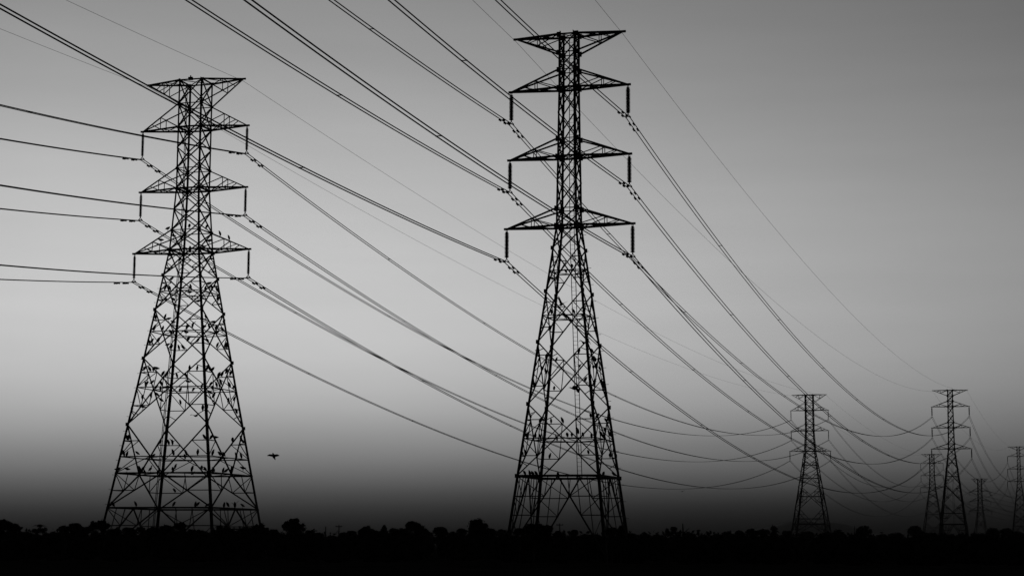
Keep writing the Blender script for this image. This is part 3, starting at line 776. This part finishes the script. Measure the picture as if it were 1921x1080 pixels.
def wing(spanw, rise, tip, sweep=.1, chord=.3):
    return [( -chord*.55, chord*.45, .05, .34, .03), (-chord*.6-sweep*.3, chord*.45, spanw*.35, .34+rise*.6, .03), (-chord*.55-sweep*.8, chord*.25-sweep*.3, spanw*.7, .34+rise, .02), (-chord*.15-sweep*1.6, -sweep*1.1, spanw, .34+rise+tip, .006)]
BM = dict(U=[bird_mesh(UP,(-.02,.2)), bird_mesh(HUNCH,(-.03,.2))], L=[bird_mesh(HUNCH,(-.02,.2)), bird_mesh(UP,(-.02,.2))], N=[bird_mesh(NECK,(0,.26))],
          H=[bird_mesh(FLAT,(.02,.34))], S=[bird_mesh(SLOPE,(0,.32))],
          W=[bird_mesh(SLOPE,(0,.3),(wing(.42,.3,.12),wing(.42,.3,.12))), bird_mesh(UP,(0,.2),(wing(.36,.36,.1),wing(.4,.22,-.05)))],
          F1=[bird_mesh(GLIDE,None,(wing(.62,.16,-.1,.1,.36),wing(.62,.12,-.06,.1,.36)))], F5=[bird_mesh([(x,z-.05,r*1.25) for x,z,r in GLIDE],None,(wing(.52,.02,-.05,.03,.26),wing(.6,.0,-.08,.03,.26)))], F2=[bird_mesh(GLIDE,None,(wing(.6,.42,.2),wing(.6,.42,.2)))],
          F3=[bird_mesh(GLIDE,None,(wing(.7,.15,-.3),wing(.6,.2,-.2)))], F4=[bird_mesh(GLIDE,None,(wing(.55,.1,-.25,.15,.42),wing(.55,.1,-.25,.15,.42)))])
ORD = ['first','second','third','fourth','fifth','sixth','seventh','eighth','ninth','tenth','eleventh','twelfth','thirteenth','fourteenth','fifteenth','sixteenth','seventeenth','eighteenth','nineteenth','twentieth']
def ordinal(i, n):
    if n == 1: return 'the only one'
    if i < n/2 or i-n == -n: return 'leftmost' if i == 0 else ORD[i]+' from left'
    j = n-1-i; return 'rightmost' if j == 0 else ORD[j]+' from right'
POSE = dict(U='upright', L='left-leaning', R='right-leaning', H='crouching', LH='low left-tilted', RH='low right-tilted', N='long-necked', W='wing-raising')
rb = random.Random(11)
for tw, x, y, z, pose, band, i, n in BIRDS:
    base = {'L':'L','R':'L','LH':'S','RH':'S'}.get(pose, pose); me = rb.choice(BM[base])
    o = link('bird', me, None, (x,y,z))
    f = {'L':math.pi,'R':0,'LH':math.pi,'RH':0,'N':0}.get(pose)
    if f is None: f = rb.choice([0,math.pi]) + rb.uniform(-.4,.4) if pose in 'H' else rb.choice([-1,1])*math.pi/2 + rb.uniform(-.5,.5)
    o.rotation_euler = (0, rb.uniform(-.22,.0) if base == 'L' else rb.uniform(-.08,.06), f + rb.uniform(-.35,.35)); k = rb.uniform(1.0,1.26); k *= .86 if tw == 'B' else 1; o.scale = (k*1.1,k*1.15,k)
    tag(o, '%s dark bird %s of the %s pylon, %s' % (POSE[pose], band, 'left' if tw == 'A' else 'central', ordinal(i,n)), 'bird', 'birds roosting on the %s pylon' % ('left' if tw == 'A' else 'central'))
FL = dict(F1='dark bird with stretched wings flying through the open body of the left pylon', F2='dark bird lifting off with raised wings high inside the central pylon', F3='dark bird with drooped wings beside the ladder, right of it, central pylon',
          F4='dark broad-winged bird flying in front of the ladder of the central pylon', F5='lone dark bird flying in open sky just right of the left pylon', F6='tiny far bird gliding low right of the central pylon')
FROT = dict(F1=(0,.1,1.2), F2=(.35,.2,2.2), F3=(0,0,1.9), F4=(.25,-.1,2.9), F5=(.04,.8,1.35), F6=(0,0,1.4))
for k, x, y, z, kind in FLYERS:
    me = BM[{'F6':'F1'}.get(kind, kind)][0]; o = link('bird', me, None, (x,y,z-.33)); o.rotation_euler = FROT[kind]
    s = dict(F5=1.4,F4=1.35,F6=1.3).get(kind, 1.1); o.scale = (s,s,s); tag(o, FL[kind], 'bird', 'birds in flight')
# ---------------------------------------------------------------- trees, shrubs and poles along the field edge
rt = random.Random(29)
def clump(mb, c, r, leaves, size, rnd, flat=1.0):
    """one leaf clump: a ragged core wrapped in small leaf faces"""
    rings = []
    for i in range(5):
        th = math.pi*(i+.5)/5; ring = []
        for j in range(7):
            ph = 2*math.pi*(j+(i%2)*.5)/7; k = r*.86*rnd.uniform(.78,1.08)
            ring.append((c[0]+k*math.sin(th)*math.cos(ph), c[1]+k*math.sin(th)*math.sin(ph), c[2]+k*flat*math.cos(th)))
        rings.append(ring)
    mb.loft(rings)
    for _ in range(leaves):
        u = rnd.uniform(-1,1); ph = rnd.uniform(0,2*math.pi); q = math.sqrt(1-u*u); k = r*rnd.uniform(.85,1.26)
        p = Vector((c[0]+k*q*math.cos(ph), c[1]+k*q*math.sin(ph), c[2]+k*flat*u))
        a = Vector((rnd.gauss(0,1),rnd.gauss(0,1),rnd.gauss(0,1))).normalized(); b = a.cross(Vector((rnd.gauss(0,1),rnd.gauss(0,1),rnd.gauss(0,1)))).normalized()
        s = size*rnd.uniform(.5,1.25); i = len(mb.v)
        mb.v += [p-a*s, p+b*s*.55, p+a*s, p-b*s*.55]; mb.f.append((i,i+1,i+2,i+3))
def crown_mesh(kind, seed):
    rnd = random.Random(seed); mb = MB()
    if kind in 'RS':
        # one to three overlapping domes, each a full core studded with small leaf clumps
        domes = [(0, 0, .95, 1.0)] if kind == 'S' else [(rnd.uniform(-.15,.15), 0, .78, 1.0), (rnd.choice([-1,1])*rnd.uniform(.35,.5), rnd.uniform(-.2,.2), .5, rnd.uniform(.72,.88)), (rnd.uniform(-.55,.55), rnd.uniform(-.2,.2), .46, rnd.uniform(.6,.8))]
        for cx, cy, rr, top in domes:
            zc = top - rr*.78
            clump(mb, (cx, cy, zc), rr*.88, 60, .09, rnd, .78)
            for i in range(int(34*rr)+6):
                u = rnd.uniform(-.25,1); ph = rnd.uniform(0,6.283); q = math.sqrt(1-u*u)
                clump(mb, (cx+rr*.8*q*math.cos(ph), cy+rr*.8*q*math.sin(ph), zc+rr*.64*u), rr*rnd.uniform(.16,.3), 26, .075, rnd, .8)
        for i in range(9): clump(mb, (rnd.uniform(-1.0,1.0), rnd.uniform(-.7,.7), rnd.uniform(-.9,.0)), rnd.uniform(.3,.45), 40, .1, rnd, .8)
    elif kind == 'T':
        for i in range(9):
            z = .25+.7*i/8; k = .62*(1-z)+.16
            clump(mb, (rnd.uniform(-.25,.25)*(1.1-z), rnd.uniform(-.2,.2), z-.06), k, 90, .085, rnd, .45)
    else:
        for i in range(15):
            a = 2*math.pi*i/15+rnd.uniform(-.2,.2); L = rnd.uniform(.75,1.05); up = rnd.uniform(.0,.16)
            for k in range(14):
                t = k/13; p = Vector((math.cos(a)*L*t, math.sin(a)*L*t, .86+up*math.sin(t*2.4)*1.2-.16*t*t)); w = .11*(1-t*.75); sd = Vector((-math.sin(a),math.cos(a),-.7)).normalized(); i0 = len(mb.v)
                f = Vector((math.cos(a),math.sin(a),0))*.06
                mb.v += [p, p+sd*w+f, p+sd*w*.9+f*1.6, p+f*.8]; mb.f.append((i0,i0+1,i0+2,i0+3)); i0 = len(mb.v); sd = Vector((math.sin(a),-math.cos(a),-.7)).normalized()
                mb.v += [p, p+sd*w+f, p+sd*w*.9+f*1.6, p+f*.8]; mb.f.append((i0,i0+1,i0+2,i0+3))
        clump(mb, (0,0,.84), .28, 90, .1, rnd, .5)
        for i in range(6): clump(mb, (rnd.uniform(-.7,.7), rnd.uniform(-.5,.5), rnd.uniform(.2,.42)), .36, 80, .1, rnd, .6)
    return mb.mesh('crown', LEAF)
def trunk_mesh(seed):
    rnd = random.Random(seed); mb = MB(); mb.tube([(0,0,-.03),(rnd.uniform(-.05,.05),.02,.2),(rnd.uniform(-.08,.08),0,.5)], [.1,.075,.05], 7)
    for i in range(4):
        a = rnd.uniform(0,6.28); mb.tube([(0,0,.25+.05*i),(math.cos(a)*.25,math.sin(a)*.25,.45+.05*i),(math.cos(a)*.5,math.sin(a)*.5,.58+.05*i)], [.045,.03,.012], 5)
    return mb.mesh('trunk', BARK)
CR = {k:[crown_mesh(k, 100+i*7+ord(k)) for i in range({'R':7,'S':7,'T':3,'P':1}[k])] for k in 'RSTP'}
TK = [trunk_mesh(i) for i in range(4)]
KIND = dict(R=('round_tree','tree','trees along the field edge'), S=('shrub','shrub','shrubs along the field edge'), P=('palm_tree','tree','trees along the field edge'), T=('narrow_tree','tree','trees along the field edge'))
for X, Y, H, hw, k, label in TREES:
    nm, cat, grp = KIND[k]; root = link(nm, None, None, (X,Y,0), rt.uniform(0,6.28)); tag(root, label, cat, grp)
    c = link('crown', rt.choice(CR[k]), root); kz = {'R':1.15,'S':.9,'T':1.9,'P':1.25}[k]; c.scale = (hw*1.12, hw*1.12, hw*kz); c.location = (0, 0, H-hw*kz)
    t = link('trunk', rt.choice(TK), root); t.scale = (min(hw,2.2), min(hw,2.2), H*.95)
# knee to head high scrub that closes the gaps: nobody could count it
mb = MB()
for i in range(420):
    d = rt.uniform(186,330); ax = rt.uniform(-.30,.30); x = ax*d; top = 1.8 + d*rt.uniform(19,25.5)/3526
    clump(mb, (x, d, top*.42), top*.56, 40, .3, rt, 1.0)
for i in range(220):
    d = rt.uniform(340,640); x = rt.uniform(-.02,.31)*d; top = 1.8 + d*rt.uniform(16.5,22.5)/3526
    clump(mb, (x, d, top*.4), top*.6, 20, .55, rt, 1.0)
tag(link('scrub', mb.mesh('scrub', LEAF)), 'dense low dark scrub along the field edge below all the pylons', 'scrub', None, 'stuff')
for X, Y, H, k, label in POLES:
    mb = MB()
    if k == 'Y':
        mb.tube([(0,0,-.2),(.05,0,H*.5),(-.03,0,H)], [.32,.24,.1], 7); tr = link('bare_tree', None, None, (X,Y,0)); tag(tr, label, 'tree', None); link('trunk', mb.mesh('trunk', BARK), tr)
        mb = MB(); mb.tube([(.0,0,H*.66),(.7,0,H*.76),(1.35,0,H*.86)], [.16,.12,.04], 6); link('branch', mb.mesh('branch', BARK), tr); continue
    pr = link('utility_pole', None, None, (X,Y,0)); tag(pr, label, 'pole', 'thin poles along the horizon'); mb.tube([(0,0,-.2),(0,0,H)], [.17,.11], 7); link('pole', mb.mesh('pole', TIMBER), pr)
    if k == 'X':
        mb = MB(); mb.bar((-.75,-.16,H-.35),(.75,-.16,H-.35),.13,.16); link('crossarm', mb.mesh('crossarm', TIMBER), pr)
        mb = MB(); [mb.lathe([(.05,H-.28),(.09,H-.2),(.05,H-.08)], 6, (x,-.16)) for x in (-.65,.65)]; link('pin_insulator', mb.mesh('pin_insulator', GLAZE), pr)
# ---------------------------------------------------------------- evening haze between the viewer and the far hills
HAZE = .00003
def haze():
    mb = MB(); x0,x1,y0,y1,z0,z1 = -1600,2550,-450,5750,-8,130
    mb.v = [Vector(p) for p in ((x0,y0,z0),(x1,y0,z0),(x1,y1,z0),(x0,y1,z0),(x0,y0,z1),(x1,y0,z1),(x1,y1,z1),(x0,y1,z1))]
    mb.f = [(0,3,2,1),(4,5,6,7),(0,1,5,4),(1,2,6,5),(2,3,7,6),(3,0,4,7)]
    m = bpy.data.materials.new('evening_haze'); m.use_nodes = True; t = m.node_tree; t.nodes.clear()
    v = t.nodes.new('ShaderNodeVolumePrincipled'); o = t.nodes.new('ShaderNodeOutputMaterial'); t.links.new(v.outputs[0], o.inputs['Volume'])
    v.inputs['Density'].default_value = HAZE; v.inputs['Color'].default_value = (.8,.8,.8,1); v.inputs['Anisotropy'].default_value = .3
    tag(link('haze', mb.mesh('haze', m)), 'thin grey evening haze filling the air over the field', 'haze', None, 'stuff')
if HAZE: haze()
